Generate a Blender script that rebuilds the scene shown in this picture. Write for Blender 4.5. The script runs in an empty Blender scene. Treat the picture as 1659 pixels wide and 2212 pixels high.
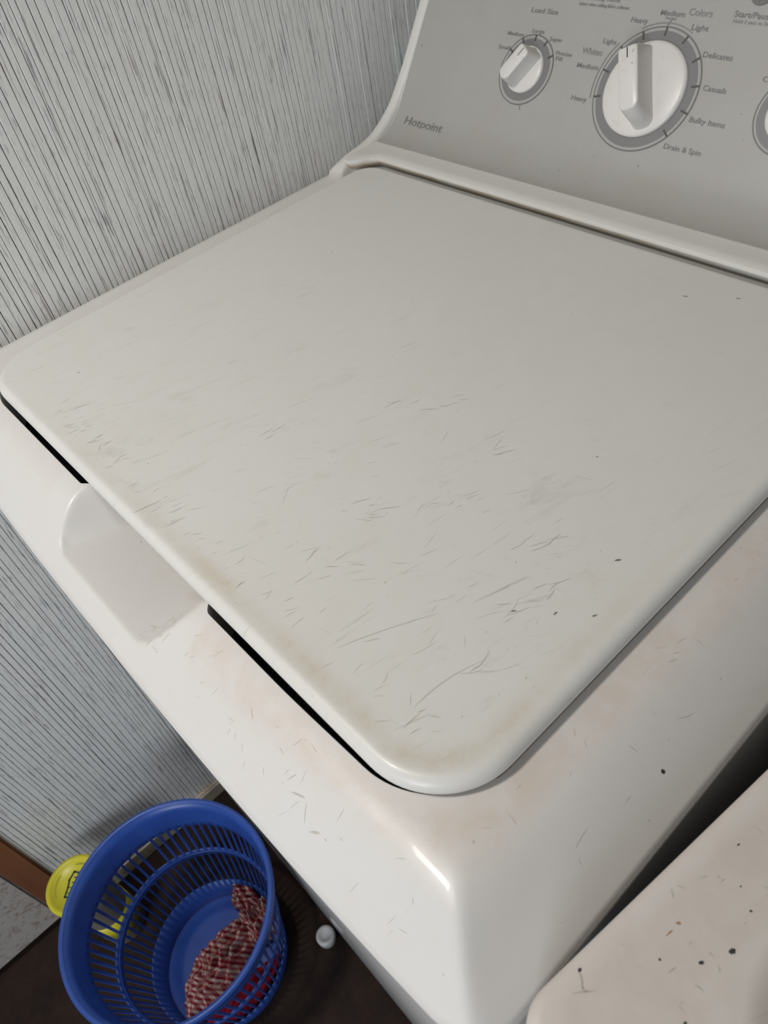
import bpy, bmesh, math, random
from math import sin, cos, pi, radians, sqrt, atan2, exp
from mathutils import Vector, Matrix
random.seed(7)
sc = bpy.context.scene
C = sc.collection
# ------------------------------------------------------------------ camera
CAMZ = 1.275
def unit(v):
    l = sqrt(sum(a*a for a in v)); return [a/l for a in v]
F = 1641.61                                   # focal length in pixels of the 1659 x 2212 frame
dX = unit([-(-1060-829.5), -(-217-1106), -F])  # world +X seen in camera axes (right, down, forward)
dY = unit([3974-829.5, -1348-1106, F])
dZ = [dX[1]*dY[2]-dX[2]*dY[1], dX[2]*dY[0]-dX[0]*dY[2], dX[0]*dY[1]-dX[1]*dY[0]]
right = Vector((dX[0], dY[0], dZ[0])); down = Vector((dX[1], dY[1], dZ[1])); fwd = Vector((dX[2], dY[2], dZ[2]))
cam = bpy.data.cameras.new('camera'); co = bpy.data.objects.new('camera', cam); C.objects.link(co)
m = Matrix.Identity(4)
for i in range(3):
    m[i][0] = right[i]; m[i][1] = -down[i]; m[i][2] = -fwd[i]
m[0][3], m[1][3], m[2][3] = 0, 0, CAMZ
co.matrix_world = m
cam.sensor_fit = 'VERTICAL'; cam.sensor_height = 36; cam.lens = F*36/2212
cam.clip_start = 0.02
cam.dof.use_dof = True; cam.dof.focus_distance = 0.55; cam.dof.aperture_fstop = 16
sc.camera = co
# ------------------------------------------------------------------ world, lights, exposure
w = bpy.data.worlds.new('room_light'); sc.world = w; w.use_nodes = True
w.node_tree.nodes['Background'].inputs[0].default_value = (0.62, 0.70, 0.80, 1)
w.node_tree.nodes['Background'].inputs[1].default_value = 0.30
def area(name, loc, target, size, power, color, sy=None):
    l = bpy.data.lights.new(name, 'AREA'); l.energy = power; l.color = color; l.size = size
    if sy: l.shape = 'RECTANGLE'; l.size_y = sy
    o = bpy.data.objects.new(name, l); C.objects.link(o); o.location = loc
    o.rotation_euler = (Vector(target)-Vector(loc)).to_track_quat('-Z', 'Y').to_euler()
    return o
area('ceiling_lamp', (-0.46, -0.50, 2.06), (-0.46, -0.30, 0), 0.16, 10.0, (1.0, 0.97, 0.93))
area('daylight', (0.85, -2.35, 1.25), (-0.7, 0.0, 0.40), 0.9, 35.0, (0.84, 0.92, 1.0), 1.2)
sc.view_settings.view_transform = 'Standard'; sc.view_settings.look = 'None'
sc.view_settings.gamma = 1; sc.view_settings.use_curve_mapping = False
sc.view_settings.exposure = 0.0

# ------------------------------------------------------------------ materials
def new_mat(name, col=(0.8, 0.8, 0.8), rough=0.5, spec=0.5, metal=0.0, coat=0.0):
    m = bpy.data.materials.new(name); m.use_nodes = True
    b = m.node_tree.nodes['Principled BSDF']
    b.inputs['Base Color'].default_value = (*col, 1); b.inputs['Roughness'].default_value = rough
    b.inputs['Specular IOR Level'].default_value = spec; b.inputs['Metallic'].default_value = metal
    b.inputs['Coat Weight'].default_value = coat
    return m
class NT:
    def __init__(s, m): s.m = m; s.t = m.node_tree; s.n = s.t.nodes; s.l = s.t.links; s.b = s.n['Principled BSDF']
    def node(s, typ, **kw):
        n = s.n.new(typ)
        for k, v in kw.items():
            if k.startswith('i_'): n.inputs[k[2:].replace('_', ' ')].default_value = v
            else: setattr(n, k, v)
        return n
    def pos(s): return s.node('ShaderNodeNewGeometry').outputs['Position']
    def obj(s): return s.node('ShaderNodeTexCoord').outputs['Object']
    def mapping(s, vec, scale=(1, 1, 1), rot=(0, 0, 0), loc=(0, 0, 0)):
        n = s.node('ShaderNodeMapping'); s.l.new(vec, n.inputs['Vector'])
        n.inputs['Scale'].default_value = scale; n.inputs['Rotation'].default_value = rot; n.inputs['Location'].default_value = loc
        return n.outputs[0]
    def noise(s, vec, scale, detail=2, rough=0.5, dist=0.0):
        n = s.node('ShaderNodeTexNoise'); s.l.new(vec, n.inputs['Vector']); n.inputs['Scale'].default_value = scale
        n.inputs['Detail'].default_value = detail; n.inputs['Roughness'].default_value = rough; n.inputs['Distortion'].default_value = dist
        return n.outputs['Fac']
    def ramp(s, fac, a, b, lo=0.0, hi=1.0):
        n = s.node('ShaderNodeMapRange'); n.clamp = True; s.l.new(fac, n.inputs['Value'])
        n.inputs['From Min'].default_value = a; n.inputs['From Max'].default_value = b
        n.inputs['To Min'].default_value = lo; n.inputs['To Max'].default_value = hi
        return n.outputs['Result']
    def math(s, op, a, b=None):
        n = s.node('ShaderNodeMath', operation=op)
        for i, x in enumerate((a, b)):
            if x is None: continue
            if isinstance(x, (int, float)): n.inputs[i].default_value = x
            else: s.l.new(x, n.inputs[i])
        return n.outputs[0]
    def mix(s, fac, a, b, mode='MIX'):
        n = s.node('ShaderNodeMix', data_type='RGBA', blend_type=mode)
        if isinstance(fac, (int, float)): n.inputs[0].default_value = fac
        else: s.l.new(fac, n.inputs[0])
        for i, x in ((6, a), (7, b)):
            if isinstance(x, tuple): n.inputs[i].default_value = (*x, 1)
            else: s.l.new(x, n.inputs[i])
        return n.outputs[2]
    def attr(s, name):
        n = s.node('ShaderNodeAttribute'); n.attribute_name = name; return n.outputs['Fac']
    def color(s, c): s.l.new(c, s.b.inputs['Base Color'])
    def roughness(s, c): s.l.new(c, s.b.inputs['Roughness'])
    def bump(s, h, strength=0.2, dist=0.001):
        n = s.node('ShaderNodeBump'); n.inputs['Strength'].default_value = strength; n.inputs['Distance'].default_value = dist
        s.l.new(h, n.inputs['Height']); s.l.new(n.outputs[0], s.b.inputs['Normal'])

def enamel(name, base, stain, rough, scratch=1.0, stain_amt=0.6, blotch=0.5):
    """old white enamel: faint blotches, hairline scratches, stains where the 'grime' attribute is high"""
    m = new_mat(name, base, rough, 0.38, coat=0.05); t = NT(m); p = t.pos()
    t.b.inputs['Coat Roughness'].default_value = 0.04
    big = t.ramp(t.noise(p, 9, 4, 0.6), 0.35, 0.75)
    mid = t.ramp(t.noise(p, 45, 5, 0.65, 0.3), 0.5, 0.8)
    col = t.mix(t.math('MULTIPLY', big, 0.25*blotch), base, stain)
    col = t.mix(t.math('MULTIPLY', mid, 0.30*blotch), col, stain)
    if scratch > 0:
        tot = None
        for ang, sl, sw, thr, k in ((0.35, 14, 520, 0.66, 1.0), (0.15, 22, 700, 0.67, 0.8), (0.62, 18, 600, 0.68, 0.8), (1.35, 16, 560, 0.71, 0.6)):
            v = t.mapping(p, (1, 1, 1), (0, 0, ang))
            v2 = t.mapping(v, (sw, sl, sl), (0, 0, 0), (ang*7, 0, 0))
            s_ = t.ramp(t.noise(v2, 1.0, 1, 0.5, 0.0), thr, thr+0.06)
            msk = t.ramp(t.noise(t.mapping(p, (1, 1, 1), (0, 0, 0), (ang*11, 3, 0)), 26, 3, 0.6), 0.52, 0.66)
            s_ = t.math('MULTIPLY', t.math('MULTIPLY', s_, msk), k)
            tot = s_ if tot is None else t.math('MAXIMUM', tot, s_)
        wear = t.attr('wear')
        tot = t.math('MULTIPLY', tot, wear)
        col = t.mix(t.math('MULTIPLY', tot, 0.38*scratch), col, (0.30, 0.28, 0.23))
        smudge = t.ramp(t.noise(t.mapping(t.mapping(p, (1, 1, 1), (0, 0, 0.35)), (60, 22, 22)), 1.0, 5, 0.7, 0.6), 0.58, 0.74)
        col = t.mix(t.math('MULTIPLY', t.math('MULTIPLY', smudge, wear), 0.26*scratch), col, (0.40, 0.38, 0.32))
    g = t.math('MULTIPLY', t.attr('grime'), t.ramp(t.noise(p, 38, 5, 0.7, 0.5), 0.30, 0.62, 0.15, 1.0))
    col = t.mix(t.math('MULTIPLY', g, stain_amt), col, stain)
    specks = t.ramp(t.noise(p, 330, 1, 0.4), 0.80, 0.84)
    col = t.mix(t.math('MULTIPLY', specks, 0.55), col, (0.28, 0.24, 0.18))
    t.color(col)
    t.roughness(t.ramp(t.noise(p, 30, 4, 0.6), 0.3, 0.8, rough-0.05, rough+0.12))
    t.bump(t.noise(p, 260, 2, 0.5), 0.05, 0.0004)
    return m
M = {}
M['lid'] = enamel('lid_enamel', (0.73, 0.715, 0.68), (0.56, 0.49, 0.36), 0.34, 1.0, 0.55, 0.35)
M['cover'] = enamel('cover_enamel', (0.715, 0.695, 0.67), (0.60, 0.47, 0.36), 0.36, 0.35, 0.50, 0.30)
M['dryer'] = enamel('dryer_enamel', (0.66, 0.61, 0.565), (0.47, 0.40, 0.32), 0.40, 0.5, 0.6, 0.6)
M['cabinet'] = new_mat('cabinet_enamel', (0.60, 0.59, 0.57), 0.13, 0.5)
M['console'] = enamel('console_plastic', (0.69, 0.67, 0.63), (0.40, 0.26, 0.10), 0.42, 0.0, 0.9, 0.15)
mp = new_mat('panel_grey', (0.40, 0.385, 0.36), 0.45); t = NT(mp); p = t.pos()
col = t.mix(t.math('MULTIPLY', t.ramp(t.noise(p, 22, 5, 0.65), 0.4, 0.8), 0.35), (0.405, 0.39, 0.365), (0.36, 0.32, 0.27))
col = t.mix(t.math('MULTIPLY', t.ramp(t.noise(p, 210, 1, 0.4), 0.79, 0.83), 0.5), col, (0.16, 0.13, 0.10)); t.color(col)
M['panel'] = mp
M['band'] = new_mat('dial_band_grey', (0.205, 0.20, 0.195), 0.45)
M['ring'] = new_mat('dial_ring_line', (0.17, 0.165, 0.155), 0.5)
M['ringlight'] = new_mat('dial_ring_light', (0.38, 0.37, 0.35), 0.5)
M['ink'] = new_mat('printed_grey', (0.215, 0.21, 0.20), 0.5)
M['tick'] = new_mat('printed_dark_grey', (0.085, 0.083, 0.08), 0.5)
M['inklight'] = new_mat('printed_light_grey', (0.27, 0.26, 0.245), 0.5)
M['dark'] = new_mat('dark_line', (0.03, 0.028, 0.028), 0.5)
mk = new_mat('knob_plastic', (0.72, 0.69, 0.655), 0.32); t = NT(mk); p = t.pos()
col = t.mix(t.math('MULTIPLY', t.ramp(t.noise(p, 70, 4, 0.7), 0.55, 0.8), 0.45), (0.72, 0.69, 0.655), (0.52, 0.43, 0.35))
col = t.mix(t.math('MULTIPLY', t.ramp(t.noise(p, 260, 1, 0.4), 0.76, 0.80), 0.6), col, (0.16, 0.13, 0.10)); t.color(col)
M['knob'] = mk
M['knobgrey'] = new_mat('knob_grey_side', (0.36, 0.36, 0.35), 0.4)
M['scuff'] = new_mat('scuff_grey', (0.42, 0.40, 0.35), 0.6)
M['speck'] = new_mat('speck_grey', (0.20, 0.185, 0.16), 0.6)
M['scufflight'] = new_mat('scuff_light_grey', (0.52, 0.49, 0.44), 0.6)
M['scuffdark'] = new_mat('chip_dark', (0.035, 0.032, 0.03), 0.6)
M['rust'] = new_mat('rust_brown', (0.40, 0.20, 0.07), 0.7)
M['hole'] = new_mat('gap_black', (0.015, 0.015, 0.017), 0.7)

# wall ribs
mw = new_mat('ribbed_wall_print', (0.6, 0.6, 0.57), 0.55); t = NT(mw); p = t.pos()
st = t.ramp(t.noise(t.mapping(p, (1, 420, 16)), 1.0, 3, 0.65, 0.3), 0.60, 0.67)
st2 = t.ramp(t.noise(t.mapping(p, (1, 650, 60), (0, 0, 0), (0, 5, 3)), 1.0, 3, 0.65), 0.60, 0.68)
st3 = t.ramp(t.noise(t.mapping(p, (1, 160, 40), (0, 0, 0), (0, 9, 1)), 1.0, 5, 0.75, 0.4), 0.52, 0.74)
hue = t.ramp(t.noise(t.mapping(p, (1, 60, 8), (0, 0, 0), (0, 2, 8)), 1.0, 1), 0.42, 0.60)
dk = t.mix(hue, (0.17, 0.19, 0.185), (0.22, 0.165, 0.17))
col = t.mix(t.math('MULTIPLY', st3, 0.45), (0.80, 0.80, 0.775), (0.58, 0.57, 0.555))
col = t.mix(t.math('MULTIPLY', st2, 0.50), col, dk)
col = t.mix(t.math('MULTIPLY', st, 0.70), col, dk); t.color(col)
M['wall'] = mw
mg = new_mat('wall_groove', (0.20, 0.195, 0.20), 0.7); t = NT(mg); p = t.pos()
t.color(t.mix(t.ramp(t.noise(t.mapping(p, (1, 90, 20)), 1.0, 3), 0.42, 0.62), (0.34, 0.335, 0.33), (0.06, 0.055, 0.065)))
M['groove'] = mg
M['unseenwall'] = new_mat('unseen_wall_dark', (0.16, 0.13, 0.11), 0.6)  # unseen right wall, colour kept dark to cut its bounce light
M['plaster'] = new_mat('plain_wall', (0.42, 0.41, 0.39), 0.7)
mf = new_mat('dark_floor', (0.035, 0.024, 0.02), 0.75, 0.2); t = NT(mf); p = t.pos()
col = t.mix(t.ramp(t.noise(p, 14, 5, 0.7), 0.35, 0.7), (0.016, 0.009, 0.007), (0.036, 0.021, 0.015)); t.color(col)
t.bump(t.noise(p, 60, 3), 0.2, 0.001)
M['floor'] = mf
mb = new_mat('brown_wood', (0.14, 0.055, 0.028), 0.5); t = NT(mb); p = t.pos()
t.color(t.mix(t.noise(t.mapping(p, (60, 60, 4)), 1.0, 4), (0.17, 0.062, 0.028), (0.27, 0.11, 0.055)))
M['wood'] = mb
md = new_mat('speckled_door', (0.36, 0.33, 0.31), 0.55); t = NT(md); p = t.pos()
col = t.mix(t.ramp(t.noise(p, 110, 3, 0.6), 0.50, 0.68), (0.50, 0.46, 0.43), (0.30, 0.25, 0.21)); t.color(col)
M['door'] = md
ms = new_mat('cream_trim', (0.46, 0.41, 0.33), 0.55); t = NT(ms); p = t.pos()
t.color(t.mix(t.ramp(t.noise(p, 30, 4), 0.4, 0.7), (0.50, 0.45, 0.37), (0.33, 0.27, 0.20)))
M['trim'] = ms
mbl = new_mat('blue_plastic', (0.022, 0.085, 0.50), 0.36, 0.5); t = NT(mbl); p = t.pos()
t.color(t.mix(t.ramp(t.noise(p, 25, 3), 0.3, 0.7), (0.022, 0.068, 0.31), (0.030, 0.088, 0.38)))
M['blue'] = mbl
M['yellow'] = new_mat('yellow_plastic', (0.62, 0.56, 0.03), 0.35)
M['yellowdark'] = new_mat('yellow_plastic_ring', (0.42, 0.37, 0.02), 0.4)
M['logoink'] = new_mat('lid_print_dark_green', (0.03, 0.06, 0.035), 0.5)
M['tubbody'] = new_mat('tub_greyish_plastic', (0.20, 0.17, 0.145), 0.45)
# gingham
mc = new_mat('red_gingham', (0.7, 0.3, 0.3), 0.9, 0.2); t = NT(mc)
uvn = t.node('ShaderNodeUVMap').outputs[0]
sep = t.node('ShaderNodeSeparateXYZ'); t.l.new(uvn, sep.inputs[0])
sx = t.math('GREATER_THAN', t.math('FRACT', t.math('MULTIPLY', sep.outputs[0], 1.0)), 0.5)
sy_ = t.math('GREATER_THAN', t.math('FRACT', t.math('MULTIPLY', sep.outputs[1], 1.0)), 0.5)
ad = t.math('MULTIPLY', t.math('ADD', sx, sy_), 0.5)
rp = t.node('ShaderNodeValToRGB'); t.l.new(ad, rp.inputs[0])
rp.color_ramp.interpolation = 'LINEAR'
rp.color_ramp.elements[0].color = (0.50, 0.40, 0.35, 1); rp.color_ramp.elements[1].color = (0.20, 0.012, 0.025, 1)
e_ = rp.color_ramp.elements.new(0.5); e_.color = (0.31, 0.115, 0.11, 1)
t.color(rp.outputs[0]); M['gingham'] = mc
M['redcloth'] = new_mat('dark_red_cloth', (0.20, 0.006, 0.02), 0.9, 0.2)
M['whitish'] = new_mat('whitish_plastic', (0.50, 0.50, 0.49), 0.4)
M['foil'] = new_mat('bright_speck', (0.9, 0.9, 0.9), 0.15, 0.8, metal=1.0)

# ------------------------------------------------------------------ object helpers
def mesh_obj(name, verts, faces, mat, parent=None, smooth=True, mats=None, fm=None, attrs=None, uvs=None):
    me = bpy.data.meshes.new(name); me.from_pydata(verts, [], faces)
    for mm in (mats or [mat]): me.materials.append(mm)
    if fm:
        for pl_, k in zip(me.polygons, fm): pl_.material_index = k
    if smooth:
        for pl_ in me.polygons: pl_.use_smooth = True
    if attrs:
        for k, vals in attrs.items():
            a = me.attributes.new(k, 'FLOAT', 'POINT'); a.data.foreach_set('value', vals)
    if uvs:
        ul = me.uv_layers.new(name='UVMap')
        for lp in me.loops: ul.data[lp.index].uv = uvs[lp.vertex_index]
    me.update()
    o = bpy.data.objects.new(name, me); C.objects.link(o)
    if parent: o.parent = parent
    return o
def fix_normals(o):
    bm = bmesh.new(); bm.from_mesh(o.data); bmesh.ops.recalc_face_normals(bm, faces=bm.faces); bm.to_mesh(o.data); bm.free(); return o
def bm_obj(name, bm, mat, parent=None, smooth=False, mats=None):
    bmesh.ops.recalc_face_normals(bm, faces=bm.faces)
    me = bpy.data.meshes.new(name); bm.to_mesh(me); bm.free()
    for mm in (mats or [mat]): me.materials.append(mm)
    if smooth:
        for p_ in me.polygons: p_.use_smooth = True
    o = bpy.data.objects.new(name, me); C.objects.link(o)
    if parent: o.parent = parent
    return o
def empty(name, label, cat, loc=(0, 0, 0)):
    o = bpy.data.objects.new(name, None); C.objects.link(o); o.location = loc; o.empty_display_size = 0.05
    o['label'] = label; o['category'] = cat
    return o
def keep(o, root):
    """o is built in world coordinates; hang it under root without moving it"""
    o.parent = root; o.matrix_parent_inverse = Matrix.Translation(root.location).inverted() if root.type == 'EMPTY' else Matrix.Identity(4)
    return o
def box(bm, x0, x1, y0, y1, z0, z1):
    v = [bm.verts.new((x, y, z)) for x in (x0, x1) for y in (y0, y1) for z in (z0, z1)]
    for f in ((0, 1, 3, 2), (4, 6, 7, 5), (0, 4, 5, 1), (2, 3, 7, 6), (0, 2, 6, 4), (1, 5, 7, 3)): bm.faces.new([v[i] for i in f])
def bevel(bm, r, seg=3):
    bmesh.ops.bevel(bm, geom=list(bm.edges), offset=r, segments=seg, affect='EDGES', clamp_overlap=True)
def sstep(a, b, x):
    t_ = max(0.0, min(1.0, (x-a)/(b-a))); return t_*t_*(3-2*t_)
def rrect(x0, x1, y0, y1, r, nc=16, nx=60, ny=50, yf=None):
    """rounded rectangle, counter clockwise from the front-left corner's end; r = (fl, fr, br, bl); yf bends the front side"""
    fl, fr, br, bl = r; P = []
    for i in range(nx): P.append((x0+fl+(x1-fr-x0-fl)*i/nx, y0))
    for i in range(nc): a = -pi/2+pi/2*i/nc; P.append((x1-fr+fr*cos(a), y0+fr+fr*sin(a)))
    for i in range(ny): P.append((x1, y0+fr+(y1-br-y0-fr)*i/ny))
    for i in range(nc): a = pi/2*i/nc; P.append((x1-br+br*cos(a), y1-br+br*sin(a)))
    for i in range(nx): P.append((x1-br-(x1-br-x0-bl)*i/nx, y1))
    for i in range(nc): a = pi/2+pi/2*i/nc; P.append((x0+bl+bl*cos(a), y1-bl+bl*sin(a)))
    for i in range(ny): P.append((x0, y1-bl-(y1-bl-y0-fl)*i/ny))
    for i in range(nc): a = pi+pi/2*i/nc; P.append((x0+fl+fl*cos(a), y0+fl+fl*sin(a)))
    if yf: P = [(x, y+yf(x)*max(0.0, 1-(y-y0)/0.06)) for x, y in P]
    return P
def ring_faces(nr, n, start=0):
    return [(start+i*n+j, start+i*n+(j+1) % n, start+(i+1)*n+(j+1) % n, start+(i+1)*n+j) for i in range(nr-1) for j in range(n)]

# ------------------------------------------------------------------ the room
WX = -0.757                                     # face of the ribbed wall
def structure(o): o['kind'] = 'structure'; return o
bm = bmesh.new(); box(bm, WX-0.10, WX-0.0012, -0.283, 0.80, -0.0, 2.4)
wall = structure(bm_obj('wall_left', bm, M['groove']))
rr = random.Random(3)
y = -0.2795 + 0.034; y = -0.244; rib_cache = {}
k = 0
while y < 0.74:
    wd = rr.choice((0.0048, 0.0055, 0.0060, 0.0065, 0.0072, 0.0080)); gap = rr.choice((0.0005, 0.0007, 0.0009))
    h = rr.choice((0.0002, 0.0004, 0.0007))
    key = (wd, h)
    if key not in rib_cache:
        prof = [(0, -0.0012), (0.00008, h*0.8), (0.0003, h), (wd-0.0003, h), (wd-0.00008, h*0.8), (wd, -0.0012)]
        vs = [(a[1], a[0], z) for z in (0.0, 2.4) for a in prof]; n = len(prof)
        fs = [(i, i+1, n+i+1, n+i) for i in range(n-1)]
        rib = mesh_obj('rib', vs, fs, M['wall'], wall, smooth=False)
        rib_cache[key] = rib.data
    else:
        rib = bpy.data.objects.new('rib', rib_cache[key]); C.objects.link(rib); rib.parent = wall
    rib.location = (WX, y, 0.0)
    y += wd+gap; k += 1
# brown casing and speckled door beyond it
bm = bmesh.new(); box(bm, WX-0.02, WX+0.006, -0.2805, -0.2445, 0.0, 2.1); bevel(bm, 0.002, 2)
structure(bm_obj('trim_1', bm, M['wood']))
bm = bmesh.new(); box(bm, WX-0.036, WX-0.002, -1.10, -0.2835, 0.018, 2.05); bevel(bm, 0.003, 2)
door = structure(bm_obj('door_1', bm, M['door']))
bm = bmesh.new(); box(bm, WX-0.10, WX-0.05, -1.6, -0.283, 0.0, 2.4); box(bm, WX-0.10, WX-0.001, -2.6, -1.12, 0.0, 2.4)
structure(bm_obj('wall_left_beyond', bm, M['plaster']))
bm = bmesh.new(); box(bm, WX, WX+0.011, -0.243, 0.74, 0.0, 0.036); bevel(bm, 0.003, 2)
structure(bm_obj('baseboard_left', bm, M['trim']))
bm = bmesh.new(); box(bm, WX-0.10, 2.4, 0.78, 0.88, 0.0, 2.4); structure(bm_obj('wall_back', bm, M['plaster']))
bm = bmesh.new(); box(bm, 1.7, 1.8, -2.6, 0.78, 0.0, 2.4); structure(bm_obj('wall_right', bm, M['unseenwall']))
bm = bmesh.new(); box(bm, WX-0.10, 1.8, -2.7, -2.6, 0.0, 2.4); structure(bm_obj('wall_front', bm, M['plaster']))
bm = bmesh.new(); box(bm, -1.6, 2.4, -2.6, 0.88, -0.05, 0.0); structure(bm_obj('floor', bm, M['floor']))
bm = bmesh.new(); box(bm, WX-0.10, 2.4, -2.6, 0.88, 2.4, 2.45); structure(bm_obj('ceiling', bm, M['plaster']))

# ------------------------------------------------------------------ washing machine
W = empty('washing_machine', 'white top-loading washing machine with grey dial console against ribbed wall', 'washing machine', (-0.40, 0.30, 0))
ZD = 0.926; ZL = 0.940
XL, XR = -0.748, -0.0485
def front_bow(x):
    t_ = (x+0.385)/0.34; return 0.0005+0.010*abs(t_)**2.6
def cover_h(x, y):
    # front slope (below the bend at y = .05) and rounded right / left slopes
    yb = 0.049; s = yb-y; f = 0.90*0.0075*math.log1p(exp(max(-40, min(40, s/0.0075))))
    s = x+0.093; r = 0.74*0.006*math.log1p(exp(max(-40, min(40, (s-0.003)/0.006))))
    s = -0.706-x; l = 17.0*s*s if s > 0 else 0.0
    q = max(r, l)
    d = (f**9+q**9)**(1/9)
    z = ZD-d
    # finger scoop cut into the front; its floor runs on under the lid
    if y < 0.13:
        half = 0.087+0.010*max(0.0, min(1.0, (0.065-y)/0.035))
        side = 0.034*sstep(half-(0.036 if x < -0.39 else 0.052), half+0.003, abs(x+0.3905))
        zf = 0.9005-0.0065*sstep(0.015, 0.085, y)+side
        kk = 0.0016
        h_ = max(0.0, min(1.0, 0.5+0.5*(zf-z)/kk)); z = zf*(1-h_)+z*h_-kk*h_*(1-h_)
    return z
inner = rrect(-0.6735, -0.1118, 0.0612, 0.530, (0.050, 0.052, 0.02, 0.02), 18, 220, 60)
inner = [(x, y+0.0022*sstep(-0.24, -0.14, x) if y < 0.1 and x > -0.3 else y) for x, y in inner]
inner = [(x, y+0.030*sstep(0.088, 0.060, abs(x+0.3905)) if y < 0.07 else y) for x, y in inner]
outer = rrect(XL, XR, 0.0085, 0.600, (0.026, 0.026, 0.01, 0.01), 18, 220, 60, front_bow)
nr = 46; n = len(inner)
V = []; grime = []; wear = []
for i in range(nr):
    s = (i/(nr-1))
    for (a, b), (c, d) in zip(inner, outer):
        x = a+(c-a)*s; y = b+(d-b)*s
        V.append((x, y, cover_h(x, y)))
        g = 0.0
        dd = math.hypot(x-a, y-b)
        if y < 0.5: g = exp(-((dd-0.016)/0.016)**2)*(0.9 if x > -0.33 else 0.35)
        if abs(x+0.398) < 0.1 and y < 0.07: g *= 0.2
        grime.append(g); wear.append(0.8 if g > 0.3 else 0.35)
# rolled lip, flange and inner hole wall
def add_ring(zs, pts, g=0.0):
    for (x, y), z in zip(pts, zs): V.append((x, y, z)); grime.append(g); wear.append(0.0)
def offs(pts, d):
    o_ = []; m_ = len(pts)
    for i in range(m_):
        x0, y0 = pts[i-1]; x1, y1 = pts[(i+1) % m_]; tx, ty = x1-x0, y1-y0; L = math.hypot(tx, ty) or 1
        o_.append((pts[i][0]+ty/L*d, pts[i][1]-tx/L*d))
    return o_
ez = [cover_h(*p_) for p_ in outer]
add_ring([z-0.0014 for z in ez], offs(outer, 0.0004)); add_ring([z-0.0024 for z in ez], offs(outer, 0.0014)); add_ring([z-0.0045 for z in ez], offs(outer, 0.0018))
add_ring([z-0.0100 for z in ez], offs(outer, 0.0012)); add_ring([z-0.0125 for z in ez], offs(outer, -0.001)); add_ring([z-0.0125 for z in ez], offs(outer, -0.006))
faces = ring_faces(nr+6, n)
base = len(V); iz = [cover_h(*p_) for p_ in inner]
add_ring(iz, inner); add_ring([z-0.0012 for z in iz], offs(inner, -0.0006)); add_ring([min(z-0.003, 0.893) for z in iz], offs(inner, -0.0010)); add_ring([0.884]*n, offs(inner, -0.0010))
for i in range(3):
    for j in range(n): faces.append((base+i*n+(j+1) % n, base+i*n+j, base+(i+1)*n+j, base+(i+1)*n+(j+1) % n))
cover = mesh_obj('top_cover', V, faces, M['cover'], attrs={'grime': grime, 'wear': wear}); fix_normals(cover); keep(cover, W)
# black sheet in the tub opening, painted shade for the gap under the lid
bm = bmesh.new(); box(bm, -0.672, -0.113, 0.063, 0.528, 0.8800, 0.8815); keep(bm_obj('tub_opening_shade', bm, M['hole']), W)
# lid
LP = rrect(-0.6700, -0.1103, 0.0642, 0.5185, (0.050, 0.048, 0.030, 0.026), 20, 90, 70)
V = []; grime = []; wear = []; n = len(LP)
def lid_ring(off, z):
    for x, y in offs(LP, off):
        V.append((x, y, z)); d = -off
        near = sstep(0.35, 0.05, y)*sstep(-0.62, -0.25, x) if True else 0
        side = 1.0 if (x > -0.16 or y < 0.12) else 0.2
        grime.append(exp(-((d-0.0125)/0.0060)**2)*near*side*1.0)
        wear.append(0.25+0.75*sstep(0.40, 0.20, y))
lr = 0.0072
lid_ring(-0.008, ZL-0.0128); lid_ring(-0.0042, ZL-0.0126)
for i in range(0, 12):
    a = radians(-42+132*i/12); lid_ring(-lr+lr*cos(a), ZL-lr+lr*sin(a))
lid_ring(-lr, ZL); lid_ring(-0.009, ZL); lid_ring(-0.011, ZL); lid_ring(-0.013, ZL); lid_ring(-0.0145, ZL); lid_ring(-0.016, ZL); lid_ring(-0.018, ZL); lid_ring(-0.020, ZL); lid_ring(-0.0235, ZL)
R_ = len(V)//n; faces = ring_faces(R_, n)
# inner part of the top as shrinking rings to the middle
lastp = [V[(R_-1)*n+j] for j in range(n)]; cx_, cy_ = -0.39, 0.29
for i in range(1, 14):
    s = 1-i/14
    for (x, y, z) in lastp:
        xx, yy = cx_+(x-cx_)*s, cy_+(y-cy_)*s; V.append((xx, yy, ZL+0.0004*(1-s))); grime.append(0.0); wear.append(0.25+0.75*sstep(0.40, 0.20, yy))
faces = ring_faces(R_+13, n); faces.append(tuple((R_+12)*n+j for j in range(n)))
faces.append(tuple(reversed(range(n))))
lid = mesh_obj('lid', V, faces, M['lid'], attrs={'grime': grime, 'wear': wear}); fix_normals(lid); keep(lid, W)

# flat marks: thin strokes lying on a surface (zf gives the surface height)
def strokes(name, items, mat, parent, zf, sub=False):
    V = []; Fc = []
    for (x, y, ang, L, wd) in items:
        n_ = 5; cv = rr.uniform(-0.3, 0.3)
        b0 = len(V)
        for i in range(n_+1):
            u = i/n_-0.5; a = ang+cv*u
            px, py = x+cos(a)*L*u, y+sin(a)*L*u; hw = wd*0.5*(1-(2*u)**2*0.85)*rr.uniform(0.6, 1.2)
            for sg in (-1, 1):
                qx, qy = px-sin(a)*hw*sg, py+cos(a)*hw*sg; V.append((qx, qy, zf(qx, qy)+0.00012))
        Fc += [(b0+2*i, b0+2*i+1, b0+2*i+3, b0+2*i+2) for i in range(n_)]
    o = mesh_obj(name, V, Fc, mat, smooth=False); fix_normals(o); o['kind'] = 'stuff'
    return o
lz = lambda x, y: ZL+0.0004*max(0, 1-max(abs(x+0.39)/0.25, abs(y-0.29)/0.2))
it = []
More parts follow.
